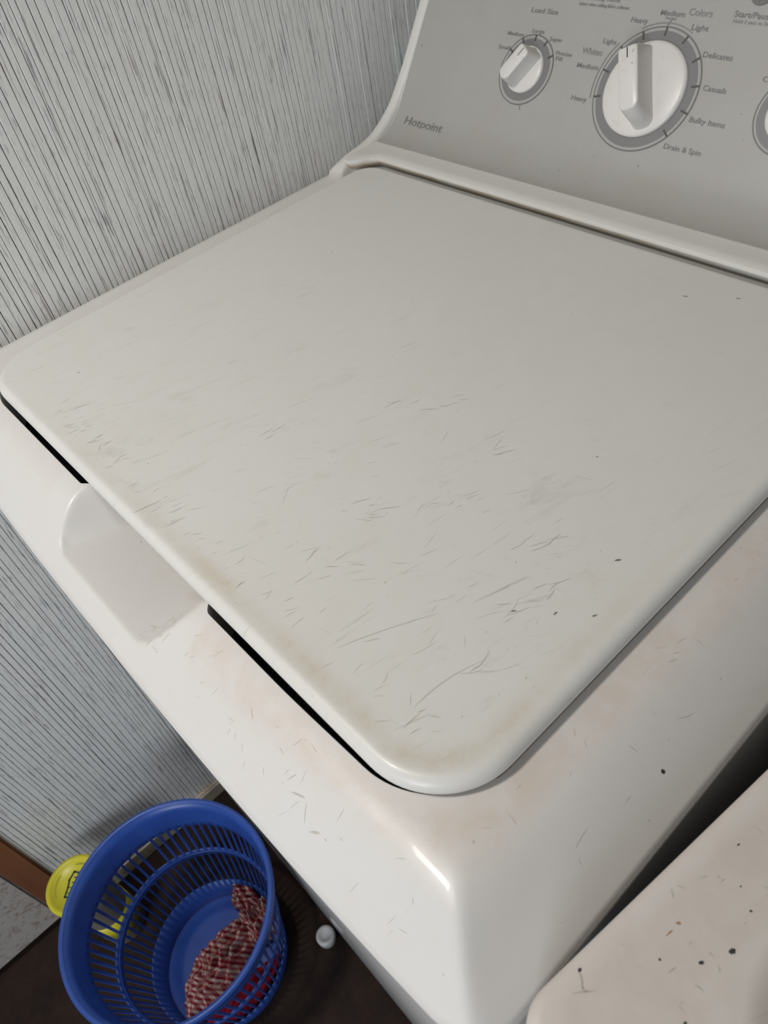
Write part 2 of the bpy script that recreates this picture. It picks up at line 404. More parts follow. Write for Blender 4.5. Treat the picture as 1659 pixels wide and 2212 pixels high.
for (x, y) in [(-0.2789, 0.1624), (-0.278, 0.1731), (-0.2365, 0.2121), (-0.1664, 0.1756), (-0.1586, 0.1965), (-0.2624, 0.1245), (-0.1546, 0.0933), (-0.255, 0.2574), (-0.302, 0.2766), (-0.1524, 0.1368), (-0.1779, 0.2283), (-0.1807, 0.2116), (-0.5143, 0.0739), (-0.328, 0.2572), (-0.3915, 0.181)]:
    for k in range(4): it.append((x+rr.gauss(0, 0.006), y+rr.gauss(0, 0.006), radians(rr.gauss(68, 22)), rr.uniform(0.004, 0.016), rr.uniform(0.00018, 0.0004)))
for k in range(130):
    x = rr.gauss(-0.245, 0.085); y = rr.gauss(0.16, 0.055)
    if -0.60 < x < -0.130 and 0.083 < y < 0.45: it.append((x, y, radians(rr.gauss(70, 26)), rr.choice((0.002, 0.004, 0.007, 0.016)), rr.uniform(0.00009, 0.00018)))
for k in range(60):
    x = rr.uniform(-0.56, -0.16); it.append((x, 0.081+abs(rr.gauss(0, 0.010)), radians(rr.gauss(75, 22)), rr.uniform(0.004, 0.010), rr.uniform(0.00015, 0.0003)))
it.append((-0.3965, 0.0790, radians(75), 0.020, 0.0006)); it.append((-0.160, 0.120, radians(80), 0.045, 0.0003)); it.append((-0.205, 0.120, radians(64), 0.06, 0.0003))
it = [a for a in it if (a[1] > 0.0725 and a[0] < -0.119)]
scl = strokes('scuff_marks', it, M['scuff'], lid, lz); keep(scl, W)
dk_ = [(-0.255, 0.473, 0.3, 0.004, 0.0012), (-0.2228, 0.4905, 0.4, 0.003, 0.0012), (-0.2001, 0.2939, 0.8, 0.0016, 0.0008), (-0.1426, 0.2353, 0.9, 0.004, 0.0014), (-0.1297, 0.198, 1.1, 0.003, 0.0012), (-0.1455, 0.186, 1.5, 0.003, 0.001), (-0.1625, 0.173, 0.9, 0.003, 0.001), (-0.5844, 0.1202, 0.5, 0.0018, 0.0012)]
o = strokes('dark_specks', dk_, M['speck'], lid, lz); keep(o, W)
cz = lambda x, y: cover_h(x, y)
it = [(-0.0640, 0.166, 1.1, 0.0022, 0.0022)]
o = strokes('chip_mark', it, M['scuffdark'], cover, cz); keep(o, W)
it = [(-0.165, 0.0275, 0.5, 0.007, 0.0012), (-0.175, 0.030, 2.2, 0.008, 0.0006), (-0.1835, 0.0330, 0.3, 0.009, 0.0010), (-0.192, 0.036, 1.0, 0.006, 0.0006), (-0.234, 0.042, 2.6, 0.006, 0.0005), (-0.2, 0.049, 1.2, 0.007, 0.0004),
      (-0.0714, 0.113, 1.7, 0.012, 0.0003), (-0.0658, 0.105, 2.8, 0.003, 0.0003), (-0.071, 0.195, 1.2, 0.010, 0.0003)]
for k in range(60):
    t0 = rr.random()
    if rr.random() < 0.5: x, y = rr.uniform(-0.30, -0.10), rr.uniform(0.020, 0.054)
    else: x, y = rr.uniform(-0.103, -0.065), rr.uniform(0.08, 0.42)
    it.append((x, y, radians(rr.gauss(60, 45)), rr.uniform(0.002, 0.007), rr.uniform(0.00015, 0.0004)))
for k in range(26): it.append((rr.uniform(-0.345, -0.318), rr.uniform(0.026, 0.055), radians(rr.gauss(30, 25)), rr.uniform(0.003, 0.008), 0.0003))
o = strokes('scuff_marks', it, M['scufflight'], cover, cz); keep(o, W)

# cabinet
bm = bmesh.new()
P = rrect(-0.741, -0.0555, 0.0260, 0.640, (0.014, 0.014, 0.01, 0.01), 8, 2, 2)
levels = [(0.0, 0.030), (0.0, 0.8785)]
V = []
for off, z in ((-0.012, 0.018), (-0.002, 0.020), (0.0, 0.026), (0.0, 0.10), (0.0, 0.876), (-0.002, 0.8790)):
    for x, y in offs(P, off): V.append((x, y, z))
n = len(P); faces = ring_faces(6, n); faces.append(tuple(5*n+j for j in range(n))); faces.append(tuple(reversed(range(n))))
bm.free(); cab = mesh_obj('cabinet', V, faces, M['cabinet'], smooth=True); fix_normals(cab); keep(cab, W)
sm = cab.modifiers.new('edges', 'EDGE_SPLIT'); sm.split_angle = radians(40)
for x in (-0.70, -0.10):
    for y in (0.075, 0.60):
        bm = bmesh.new(); bmesh.ops.create_cone(bm, cap_ends=True, segments=24, radius1=0.020, radius2=0.014, depth=0.019)
        bmesh.ops.translate(bm, verts=bm.verts, vec=(x, y, 0.0095)); keep(bm_obj('leveling_foot', bm, M['hole']), W)

# console: profile extruded along x, with the lower front edge curling forward at both ends
def console_front(x):
    return -0.022*(sstep(-0.655, -0.684, x) if x < -0.4 else sstep(-0.140, -0.111, x))
cam_z = CAMZ
KS = 0.965
prof = [(0.5440, -0.3560, 1), (0.5320, -0.3560, 1), (0.5310, -0.3420, 1), (0.5280, -0.3400, 1), (0.5250, -0.3370, 1), (0.5240, -0.3338, 1), (0.5252, -0.3310, 1), (0.5285, -0.3293, 0.9), (0.5325, -0.3289, 0.6),
        (0.5380, -0.3287, 0.2), (0.5450, -0.3282, 0)]
prof += [(a*KS, b*KS, 0) for a, b in ((0.5720, -0.3392), (0.5790, -0.3372), (0.5860, -0.3339), (0.5925, -0.3300), (0.5985, -0.3255), (0.6035, -0.3212), (0.6110, -0.3121),
        (0.6300, -0.2850), (0.6873, -0.2031), (0.7160, -0.1621), (0.7230, -0.1560), (0.7400, -0.1540), (0.7550, -0.1600), (0.7600, -0.1800))]+[(0.7334, -0.3560, 0)]
def extrude_profile(name, pr, xs, mat, shift=None, attrs=None):
    V = []; g = []; n = len(pr)
    for x in xs:
        for (y, z, k_) in pr:
            V.append((x, y+(shift(x)*k_ if shift else 0), cam_z+z)); g.append(exp(-(((z+0.3385)/0.0040)**2))*(sstep(-0.23, -0.34, x)*0.9+0.12) if y < 0.530 else 0)
    fs = [(i*n+j, i*n+(j+1) % n, (i+1)*n+(j+1) % n, (i+1)*n+j) for i in range(len(xs)-1) for j in range(n)]
    fs.append(tuple(reversed(range(n)))); fs.append(tuple((len(xs)-1)*n+j for j in range(n)))
    o = mesh_obj(name, V, fs, mat, attrs={'grime': g, 'wear': [0.0]*len(V)}); fix_normals(o)
    e = o.modifiers.new('edges', 'EDGE_SPLIT'); e.split_angle = radians(35)
    return o
xs = [-0.6905]+[-0.686+0.003*i for i in range(15)]+[-0.63+0.02*i for i in range(24)]+[-0.15+0.003*i for i in range(14)]+[-0.1085]
body = extrude_profile('console_body', prof, xs, M['console'], console_front); keep(body, W)
# raised end caps
KC = 0.968
capp = [(0.5050, -0.3560, 0), (0.4950, -0.3560, 0), (0.4925, -0.3500, 0), (0.4925, -0.3430, 0), (0.4960, -0.3380, 0), (0.5020, -0.3345, 0)]
capp += [(a*KC, b*KC, 0) for a, b in ((0.5285, -0.3412), (0.5480, -0.3385), (0.5600, -0.3360), (0.5697, -0.3330), (0.5780, -0.3288), (0.5861, -0.3240), (0.5950, -0.3178), (0.6034, -0.3112), (0.6100, -0.3042), (0.6160, -0.2970),
        (0.6300, -0.2800), (0.6870, -0.1990), (0.7160, -0.1575), (0.7240, -0.1510), (0.7400, -0.1495), (0.7590, -0.1565), (0.7640, -0.1800))]+[(0.7395, -0.3560, 0)]
def end_cap(x0, x1, sgn):
    V = []; n = len(capp)
    sec = [(x0, 0.0045), (x0+0.0010, 0.0020), (x0+0.003, 0.0005), (x0+0.005, 0), (x1-0.005, 0), (x1-0.003, 0.0005), (x1-0.0010, 0.0020), (x1, 0.0045)]
    pts = [(a, b) for a, b, _ in capp]
    for x, ins in sec:
        for (y, z) in offs(pts, ins): V.append((x+sgn*0.014*sstep(-0.330, -0.352, z)*(1 if (x-(x0+x1)/2)*sgn > 0 else 0), y, cam_z+z))
    fs = [(i*n+j, i*n+(j+1) % n, (i+1)*n+(j+1) % n, (i+1)*n+j) for i in range(len(sec)-1) for j in range(n)]
    fs.append(tuple(reversed(range(n)))); fs.append(tuple((len(sec)-1)*n+j for j in range(n)))
    o = mesh_obj('console_end_cap', V, fs, M['console']); fix_normals(o); keep(o, W)
    e = o.modifiers.new('edges', 'EDGE_SPLIT'); e.split_angle = radians(50)
end_cap(-0.7010, -0.6865, -1); end_cap(-0.1105, -0.0960, 1)
# grey control panel laid on the console face
face = [p_ for p_ in prof if 0.548 < p_[0] < 0.68]
face = [(0.5480, -0.3278, 0)]+face+[(0.7110*KS, -0.1692*KS, 0)]
V = []; xs = [-0.7095, -0.7085, -0.0695, -0.0685]
pts = [(a, b) for a, b, _ in face]; up = offs(pts, -0.0009)
up[0] = (pts[0][0]-0.0002, pts[0][1]+0.0009); up[-1] = (pts[-1][0]-0.0007, pts[-1][1]+0.0005)
n = len(pts)
for x in (-0.6850, -0.1115):
    for (y, z) in up: V.append((x, y, cam_z+z))
    for (y, z) in reversed(pts): V.append((x, y, cam_z+z-0.0003))
m_ = 2*n
fs = [(j, (j+1) % m_, m_+(j+1) % m_, m_+j) for j in range(m_)]+[tuple(reversed(range(m_))), tuple(range(m_, 2*m_))]
panel = mesh_obj('control_panel', V, fs, M['panel']); fix_normals(panel); keep(panel, W)
e = panel.modifiers.new('edges', 'EDGE_SPLIT'); e.split_angle = radians(40)

# frame of the flat part of the panel
TH = radians(55); PO = Vector((0, 0.63, cam_z-0.285)); PU = Vector((1, 0, 0)); PV = Vector((0, cos(TH), sin(TH))); PN = Vector((0, -sin(TH), cos(TH)))
PO = PO+PN*0.0010
PM = Matrix.Identity(4)
PO = Vector((0, 0.63*KS, cam_z-0.285*KS))+PN*0.0011
for i in range(3): PM[i][0] = PU[i]*KS; PM[i][1] = PV[i]*KS; PM[i][2] = PN[i]*KS; PM[i][3] = PO[i]
def on_panel(o, parent=panel):
    o.data.transform(PM); keep(o, W)
    if parent is not W: o.parent = parent; o.matrix_parent_inverse = Matrix.Identity(4)
    return o
# parts of panel: panel object itself sits at W's parent inverse, so sub-parts in the same coordinates line up
def annulus(name, cx, cy, r0, r1, z, mat, a0=0, a1=2*pi, n=120, parent=panel, th=0.0003):
    V = []; full = abs(a1-a0-2*pi) < 1e-6
    N = n+1 if not full else n
    for i in range(N):
        a = a0+(a1-a0)*i/n
        for r, zz in ((r0, z-th), (r0, z), (r1, z), (r1, z-th)): V.append((cx+r*cos(a), cy+r*sin(a), zz))
    fs = []
    for i in range(n):
        j = (i+1) % N
        for k_ in range(3): fs.append((4*i+k_, 4*i+k_+1, 4*j+k_+1, 4*j+k_))
    o = mesh_obj(name, V, fs, mat, smooth=False); fix_normals(o); return on_panel(o, parent)
def bar2d(name, cx, cy, ang, r0, r1, wd, z, mat, parent=panel):
    c, s = cos(ang), sin(ang); V = []
    for zz in (z-0.0003, z):
        for r, q in ((r0, -wd/2), (r1, -wd/2), (r1, wd/2), (r0, wd/2)): V.append((cx+c*r-s*q, cy+s*r+c*q, zz))
    o = mesh_obj(name, V, [(0, 1, 2, 3), (4, 5, 6, 7), (0, 1, 5, 4), (1, 2, 6, 5), (2, 3, 7, 6), (3, 0, 4, 7)], mat, smooth=False); fix_normals(o)
    return on_panel(o, parent)
def dial_print(cx, cy, r_line, r_band, r_in, ticks, t0, t1, tw=0.0016):
    annulus('dial_ring', cx, cy, r_line-0.0007, r_line+0.0004, 0.0004, M['ring'])
    annulus('dial_ring', cx, cy, r_band, r_line-0.0007, 0.0003, M['ringlight'])
    annulus('dial_band', cx, cy, 0.004, r_band, 0.0004, M['band'])
    for a in ticks: bar2d('tick_mark', cx, cy, radians(a), t0, t1, tw, 0.0008, M['tick'])
BX, BY = -0.413, 0.0193
dial_print(BX, BY, 0.0504, 0.0474, 0.03, (-166, 167.3, 141.5, 116.8, 90.9, 64.4, 37.4, 10.9, -14.4, -40), 0.0432, 0.0500)
annulus('dial_arc', BX, BY, 0.0538, 0.0546, 0.0004, M['inklight'], radians(141.4), radians(194.5), 50)
annulus('dial_arc', BX, BY, 0.0530, 0.0538, 0.0004, M['inklight'], radians(64), radians(118.3), 50)
bar2d('leader_line', -0.4152, 0.0695, radians(68), 0.0, 0.0075, 0.0005, 0.0005, M['ink'])
SX, SY = -0.5496, 0.0195
dial_print(SX, SY, 0.0314, 0.0282, 0.02, (149, 119.5, 90.1, 60.8, 30.3), 0.0258, 0.0312, 0.0016)
bar2d('tick_mark', SX, SY, radians(-77), 0.0326, 0.0362, 0.0008, 0.0004, M['inklight'])
RX, RY = -0.2769, 0.0193
dial_print(RX, RY, 0.0309, 0.0285, 0.02, (149, 119.5, 90.1, 60.8, 30.3), 0.0258, 0.0307, 0.0016)

def knob(name, cx, cy, R, skirt_h, ang, half_l, half_w, gh, base_l):
    """skirt disc with a tall grip bar across it; the grip's flanks are grey, its top white"""
    k_ = None
    V = []; n = 96; rings = [(R, 0.0), (R, skirt_h*0.55), (R-0.0012, skirt_h*0.85), (R-0.0032, skirt_h), (R*0.6, skirt_h+0.0006), (R*0.2, skirt_h+0.0008)]
    for r, z in rings:
        for j in range(n): a = 2*pi*j/n; V.append((cx+r*cos(a), cy+r*sin(a), z+0.0005))
    fs = ring_faces(len(rings), n); fs.append(tuple((len(rings)-1)*n+j for j in range(n))); fs.append(tuple(reversed(range(n))))
    sk = mesh_obj(name, V, fs, M['knob']); fix_normals(sk); on_panel(sk, W)
    e = sk.modifiers.new('edges', 'EDGE_SPLIT'); e.split_angle = radians(50)
    # grip (flanks) : lofted stadium outlines, base wider than the top
    def outline(hl, hw, rd, n_=10):
        pts = []
        for (sx_, sy__, a0) in ((1, 1, 0), (-1, 1, 90), (-1, -1, 180), (1, -1, 270)):
            rdd = rd if sx_ > 0 else min(hw*0.98, rd*2.2)
            for i in range(n_+1):
                a = radians(a0+90*i/n_); pts.append((sx_*(hl-rdd)+rdd*cos(a), sy__*(hw-rdd)+rdd*sin(a)))
        return pts
    c, s = cos(ang), sin(ang)
    def tr(p_, z): return (cx+c*p_[0]-s*p_[1], cy+s*p_[0]+c*p_[1], z)
    V = []; L = [(base_l, half_w*1.12, 0.0035, skirt_h-0.0005), (base_l*0.93, half_w*1.02, 0.0035, skirt_h+gh*0.25), ((base_l+half_l)/2*0.98, half_w*0.98, 0.0033, gh*0.70), (half_l, half_w, 0.003, gh-0.0014)]
    for hl, hw, rd, z in L:
        V += [tr(p_, z) for p_ in outline(hl, hw, rd)]
    n = 44; fs = ring_faces(len(L), n)
    g = mesh_obj('grip', V, fs, M['knob']); fix_normals(g); on_panel(g, sk)
    V = []
    for ins, z in ((0, gh-0.0014), (0.0004, gh-0.0005), (0.0013, gh)): V += [tr(p_, z) for p_ in outline(half_l-ins, half_w-ins, 0.003-ins*0.5)]
    fs = ring_faces(3, n); fs.append(tuple(2*n+j for j in range(n)))
    g2 = mesh_obj('grip_cap', V, fs, M['knob']); fix_normals(g2); on_panel(g2, sk); g2['label'] = 'flat top of the grip'
    bar2d('pointer_line', cx, cy, ang, half_l-0.0095, half_l-0.0012, 0.0009, gh+0.0003, M['dark' if R > 0.03 else 'ink'], sk)
    return sk
kb = knob('cycle_knob', BX, BY, 0.0392, 0.0042, radians(116.3), 0.0262, 0.0088, 0.0335, 0.0350); kb['label'] = 'large white cycle dial knob'
ks = knob('load_size_knob', SX, SY, 0.0213, 0.0035, radians(57), 0.0168, 0.0070, 0.0235, 0.0198); ks['label'] = 'small white knob left of the cycle dial'
kr = knob('temperature_knob', RX, RY, 0.0213, 0.0035, radians(135), 0.0168, 0.0070, 0.0235, 0.0198); kr['label'] = 'small white knob right of the cycle dial, cut by the frame'
# start button
bx, by = -0.3425, 0.1010
annulus('button_ring', bx, by, 0.0062, 0.0098, 0.0012, M['ring'], n=60)
bmv = []
for r, z in ((0.0066, 0.0), (0.0066, 0.0026), (0.0058, 0.0033), (0.002, 0.0035)):
    for j in range(40): a = 2*pi*j/40; bmv.append((bx+r*cos(a), by+r*sin(a), z))
fs = ring_faces(4, 40); fs.append(tuple(120+j for j in range(40)))
o = mesh_obj('start_button', bmv, fs, M['ringlight']); fix_normals(o); on_panel(o, W)

# printed lettering
dg_done = []
def text_mesh(body, mat, name='lettering'):
    cu = bpy.data.curves.new('t', 'FONT'); cu.body = body; cu.resolution_u = 3; cu.offset = 0.008
    o = bpy.data.objects.new('t', cu); C.objects.link(o); bpy.context.view_layer.update()
    me = bpy.data.meshes.new_from_object(o.evaluated_get(bpy.context.evaluated_depsgraph_get()))
    bpy.data.objects.remove(o); bpy.data.curves.remove(cu)
    me.materials.clear(); me.materials.append(mat); me.name = name
    return me
def letter(body, x0, x1, yb, cap, mat=M['ink'], z=0.0004, mtx=None, shear=0.0, parent=panel, name='lettering'):
    me = text_mesh(body, mat, name)
    xs_ = [v.co.x for v in me.vertices]; a, b = min(xs_), max(xs_)
    for v in me.vertices:
        v.co.x = x0+(v.co.x-a)/(b-a)*(x1-x0)+shear*v.co.y*cap; v.co.y = yb+v.co.y/0.70*cap; v.co.z = z
    o = bpy.data.objects.new(name, me); C.objects.link(o)
    if mtx is None: on_panel(o, parent)
    else: o.data.transform(mtx); keep(o, W); o.parent = parent; o.matrix_parent_inverse = Matrix.Identity(4)
    return o
IL = M['inklight']
letter('Load Size', -0.5660, -0.5335, 0.0695, 0.0042)
letter('Small', -0.5925, -0.5778, 0.0347, 0.0034); letter('Medium', -0.5865, -0.5655, 0.0477, 0.0034)
letter('Large', -0.5565, -0.5420, 0.0525, 0.0034); letter('Super', -0.5330, -0.5180, 0.0474, 0.0034)
letter('Precise', -0.5200, -0.5015, 0.0365, 0.0034); letter('Fill', -0.5185, -0.5110, 0.0318, 0.0034)
letter('Deep Rinse', -0.5000, -0.4705, 0.0845, 0.0042); letter('Select when adding fabric softener', -0.5130, -0.4580, 0.0795, 0.0026)
letter('Heavy', -0.4520, -0.4350, 0.0703, 0.0042); letter('Medium', -0.4258, -0.4024, 0.0780, 0.0042)
letter('Normal', -0.4195, -0.4092, 0.0752, 0.0022, IL)
letter('Colors', -0.3995, -0.3778, 0.0800, 0.0052, IL); letter('Light', -0.3918, -0.3760, 0.0695, 0.0042)
letter('Light', -0.4728, -0.4585, 0.0512, 0.0040); letter('Whites', -0.4920, -0.4695, 0.0408, 0.0052, IL)
letter('Medium', -0.4918, -0.4680, 0.0290, 0.0040); letter('Heavy', -0.4855, -0.4680, 0.0016, 0.0040)
letter('Delicates', -0.3720, -0.3452, 0.0505, 0.0043); letter('Casuals', -0.3600, -0.3390, 0.0263, 0.0043)
letter('Bulky Items', -0.3605, -0.3278, 0.0014, 0.0043); letter('Drain & Spin', -0.3738, -0.3383, -0.0225, 0.0043)
letter('Start/Pause', -0.3592, -0.3265, 0.0820, 0.0043); letter('Hold 3 secs to Stop', -0.3580, -0.3240, 0.0777, 0.0026, IL)
letter('Cold', -0.3135, -0.3010, 0.0390, 0.0040)
# maker's word, on the curved foot of the panel
ta = radians(44); LM = Matrix.Identity(4); LO = Vector((0, 0.5990*KS, cam_z-0.3252*KS)); lv = Vector((0, cos(ta), sin(ta))); ln = Vector((0, -sin(ta), cos(ta)))
for i in range(3): LM[i][0] = PU[i]*KS; LM[i][1] = lv[i]*KS; LM[i][2] = ln[i]*KS; LM[i][3] = LO[i]+ln[i]*0.0016
letter('Hotpoint', -0.6915, -0.6325, -0.0035, 0.0088, M['ink'], 0.0, LM, 0.0)

# ------------------------------------------------------------------ neighbouring dryer, turned a little
D = empty('dryer', 'cream-white appliance with speckled scuffed top, right of the washing machine', 'dryer', (-0.0470, 0.0330, 0))
D.rotation_euler = (0, 0, radians(-6.3))
ZT = 0.925
outl = rrect(0, 0.685, 0, 0.66, (0.020, 0.020, 0.01, 0.01), 14, 60, 60)
inn = rrect(0.046, 0.640, 0.042, 0.60, (0.060, 0.060, 0.03, 0.03), 14, 60, 60)
inn = [(x-0.006*sin(pi*max(0, min(1, (y-0.04)/0.25))) if x < 0.2 else x, y) for x, y in inn]
n = len(outl); V = []; g = []
def dring(pts, z, gg=0.0):
    for x, y in pts: V.append((x, y, z)); g.append(gg)
dring(offs(outl, -0.004), ZT-0.028); dring(offs(outl, 0), ZT-0.028); dring(outl, ZT-0.006)
for i in range(1, 6): a = pi/2*i/5; dring(offs(outl, -0.006+0.006*cos(a)), ZT-0.006+0.006*sin(a))
for i in range(1, 6):
    s = i/6; dring([(a+(c-a)*s, b+(d-b)*s) for (a, b), (c, d) in zip(offs(outl, -0.006), inn)], ZT, 0.5)
for i in range(0, 9):
    s = i/8; dring(offs(inn, -0.020*s), ZT-0.0085*sstep(0, 1, s), 0.1)
last = V[-n:]
for i in range(1, 8):
    s = 1-i/8; dring([(0.34+(x-0.34)*s, 0.32+(y-0.32)*s) for x, y, _ in last], ZT-0.0085, 0.0)
nr_ = len(V)//n; fs = ring_faces(nr_, n); fs.append(tuple((nr_-1)*n+j for j in range(n)))
top = mesh_obj('dryer_top', V, fs, M['dryer'], D, attrs={'grime': g, 'wear': [0.6]*len(V)}); fix_normals(top)
V = []
for off, z in ((-0.012, 0.020), (-0.004, 0.022), (-0.004, ZT-0.024)):
    for x, y in offs(outl, off): V.append((x, y, z))
fs = ring_faces(3, n); fs.append(tuple(reversed(range(n)))); fs.append(tuple(2*n+j for j in range(n)))
cb = mesh_obj('cabinet', V, fs, M['cabinet'], D); fix_normals(cb); e = cb.modifiers.new('edges', 'EDGE_SPLIT'); e.split_angle = radians(40)
for x in (0.05, 0.62):
    for y in (0.06, 0.60):
        bm = bmesh.new(); bmesh.ops.create_cone(bm, cap_ends=True, segments=20, radius1=0.020, radius2=0.014, depth=0.021)
        bmesh.ops.translate(bm, verts=bm.verts, vec=(x, y, 0.0105)); bm_obj('leveling_foot', bm, M['hole'], D)
ca, sa = cos(radians(6.3)), sin(radians(6.3))
def dl(x, y): x -= -0.0470; y -= 0.0330; return (x*ca-y*sa, x*sa+y*ca)
def dz(x, y): return ZT
def dmarks(name, L, mat):
    o = strokes(name, [(*dl(x, y), a+radians(6.3), l_, w_) for x, y, a, l_, w_ in L], mat, top, dz); o.parent = D; return o
dmarks('dark_specks', [(-0.0011, 0.1143, 1.2, 0.0030, 0.0022), (-0.0071, 0.1026, 1.0, 0.0022, 0.0016), (-0.0379, 0.0676, 1.6, 0.0020, 0.0014), (-0.0186, 0.0924, 0.6, 0.001, 0.001), (-0.0003, 0.0812, 1.0, 0.0015, 0.0012), (-0.0206, 0.1517, 1.4, 0.0016, 0.0008), (-0.0037, 0.1321, 0.5, 0.0014, 0.0010), (-0.0113, 0.1376, 1.0, 0.0010, 0.0008)], M['scuffdark'])
L = [(-0.0365, 0.0645, 2.45, 0.0100, 0.0007), (-0.0350, 0.0652, 2.45, 0.0070, 0.0006), (-0.032, 0.0630, 0.9, 0.010, 0.0005), (-0.0379, 0.1227, 0.3, 0.003, 0.0008), (-0.028, 0.1209, 0.4, 0.004, 0.0005), (-0.030, 0.1345, 0.4, 0.004, 0.0005)]
for k in range(40): L.append((rr.uniform(-0.042, 0.0), rr.uniform(0.05, 0.19), rr.uniform(0, pi), rr.uniform(0.001, 0.005), rr.uniform(0.0002, 0.0006)))
L = [a for a in L if dl(a[0], a[1])[0] > 0.008 and dl(a[0], a[1])[0] < 0.038]
dmarks('scuff_marks', L, M['scuff'])
dmarks('rust_spot', [(-0.0209, 0.1086, 0.7, 0.0020, 0.0013), (-0.0214, 0.1030, 1.4, 0.004, 0.0006)], M['rust'])

# ------------------------------------------------------------------ blue basket
BC = (-0.5175, -0.1215); BH = 0.268; R0, R1 = 0.094, 0.1360
K = empty('laundry_basket', 'round blue plastic basket with slotted sides standing on the dark floor', 'basket', (BC[0], BC[1], 0))
def rb(z): return R0+(R1-R0)*(z/BH)
NS = 64; sub = 4; nn = NS*sub          # per slot: 3 quads of hole, 1 of rib
zs = [0.0, 0.012, 0.050, 0.058, 0.095, 0.131, 0.139, 0.147, 0.185, 0.2125, 0.222, 0.250, BH]
V = []
for z in zs:
    for j in range(nn):
        jj, q = divmod(j, sub); a = 2*pi*(jj+(0, 0.30, 0.50, 0.70)[q])/NS+0.02; V.append((rb(z)*cos(a), rb(z)*sin(a), z))
fs = []
broken = int(((171-1.1)/360)*NS)
for i in range(len(zs)-1):
    zm = (zs[i]+zs[i+1])/2; row = 1 if 0.050 < zm < 0.131 else (2 if 0.147 < zm < 0.2125 else 0)
    for j in range(nn):
        jj, q = divmod(j, sub)
        hole = row and q in (1, 2) or (row and q == 0)
        if row and q == 3: hole = (row == 2 and jj == broken)
        if hole: continue
        k0 = i*nn+j; k1 = i*nn+(j+1) % nn; fs.append((k0, k1, k1+nn, k0+nn))
bb = mesh_obj('basket_wall', V, fs, M['blue'], K, smooth=True)
so = bb.modifiers.new('thickness', 'SOLIDIFY'); so.thickness = 0.0022; so.offset = -1
# rim, mid hoop, foot ring
def torus_ring(name, pts, R, z, n=128, mat=None):
    V = [];
    for j in range(n):
        a = 2*pi*j/n
        for (dr, dz_) in pts: V.append(((R+dr)*cos(a), (R+dr)*sin(a), z+dz_))
    m2 = len(pts); fs = [(j*m2+i, j*m2+(i+1) % m2, ((j+1) % n)*m2+(i+1) % m2, ((j+1) % n)*m2+i) for j in range(n) for i in range(m2)]
    o = mesh_obj(name, V, fs, mat or M['blue'], K); return fix_normals(o)
torus_ring('rim', [(-0.0020, -0.003), (-0.0022, 0.000), (-0.001, 0.0018), (0.0020, 0.0026), (0.0044, 0.0018), (0.0056, -0.0008), (0.0056, -0.007), (0.0046, -0.007), (0.0040, -0.0016), (0.0010, -0.0006), (0.0002, -0.003)], R1, BH)
torus_ring('hoop', [(-0.0028, -0.002), (0.0012, -0.002), (0.0012, 0.002), (-0.0028, 0.002)], rb(0.139), 0.139)
V = []; n = 96
for r, z in ((R0-0.0015, 0.0035), (R0-0.016, 0.0040), (R0-0.020, 0.0065), (R0-0.028, 0.0068), (0.012, 0.0068), (0.012, 0.0015), (R0-0.030, 0.0015), (R0-0.018, 0.0008), (R0-0.0015, 0.0005)):
    for j in range(n): a = 2*pi*j/n; V.append((r*cos(a), r*sin(a), z))
fs = ring_faces(9, n)+[tuple(4*n+j for j in range(n)), tuple(reversed([5*n+j for j in range(n)]))]
fs = ring_faces(5, n)+[tuple(4*n+j for j in range(n))]
o = mesh_obj('basket_floor', V[:5*n], fs, M['blue'], K); fix_normals(o)

# ------------------------------------------------------------------ cloths in the basket
from mathutils import noise as mn
def cloth(name, cx, cy, rx, ry, ang, hgt, seed, mat, uvs, z0=0.0085, fold=1.0, n=150, lobes=()):
    """crumpled sheet: heap-shaped surface with sharp-ish ridges, closed underneath"""
    V = []; UV = []; c, s = cos(ang), sin(ang)
    N = n
    def H(u, v):
        r = math.hypot(u, v); e = max(0.0, 1-r**2.2)
        ph = mn.noise(Vector((u*1.4+seed, v*1.4, seed*0.7)))*2.4
        ridge = 1-abs(sin((u*1.1+v*2.6)*2.0+ph*2.0)); rg2 = 1-abs(sin((u*3.0-v*1.1)*1.7+ph*3.1+1.0))
        nz = mn.noise(Vector((u*3+seed, v*3, 1.7)))
        h = e**0.55*(0.60+0.24*fold*ridge+0.20*fold*rg2+0.22*nz)
        return h*hgt
    rn, an = 46, 120
    for i in range(rn+1):
        r = i/rn
        for j in range(an):
            a = 2*pi*j/an
            lim = 1+0.13*mn.noise(Vector((cos(a)*1.7+seed, sin(a)*1.7, seed)))+0.05*sin(5*a+seed)
            u, v = r*cos(a), r*sin(a)
            h = H(u, v) if i < rn else 0
            d = Vector((mn.noise(Vector((u*2.2, v*2.2+seed, 4))), mn.noise(Vector((u*2.2+seed, v*2.2, 8))), 0))*0.08
            X = (u*lim+d.x)*rx; Y = (v*lim+d.y)*ry
            V.append((cx+c*X-s*Y, cy+s*X+c*Y, z0+h))
            UV.append(((X*0.93+0.25*h+0.37*Y)*uvs, (Y*0.93+0.22*h-0.37*X)*uvs))
    fs = ring_faces(rn+1, an)
    fs.append(tuple(reversed([rn*an+j for j in range(an)])))
    o = mesh_obj(name, V, fs, mat, smooth=True, uvs=UV); fix_normals(o); return o
def in_basket(o):      # keep vertices inside the tapered wall
    for v in o.data.vertices:
        dx, dy = v.co.x-BC[0], v.co.y-BC[1]; r = math.hypot(dx, dy); lim = rb(v.co.z)-0.006
        if r > lim: v.co.x = BC[0]+dx*lim/r; v.co.y = BC[1]+dy*lim/r
o = cloth('red_cloth', -0.442, -0.128, 0.026, 0.085, radians(0), 0.090, 5.1, M['redcloth'], 90, fold=0.5)
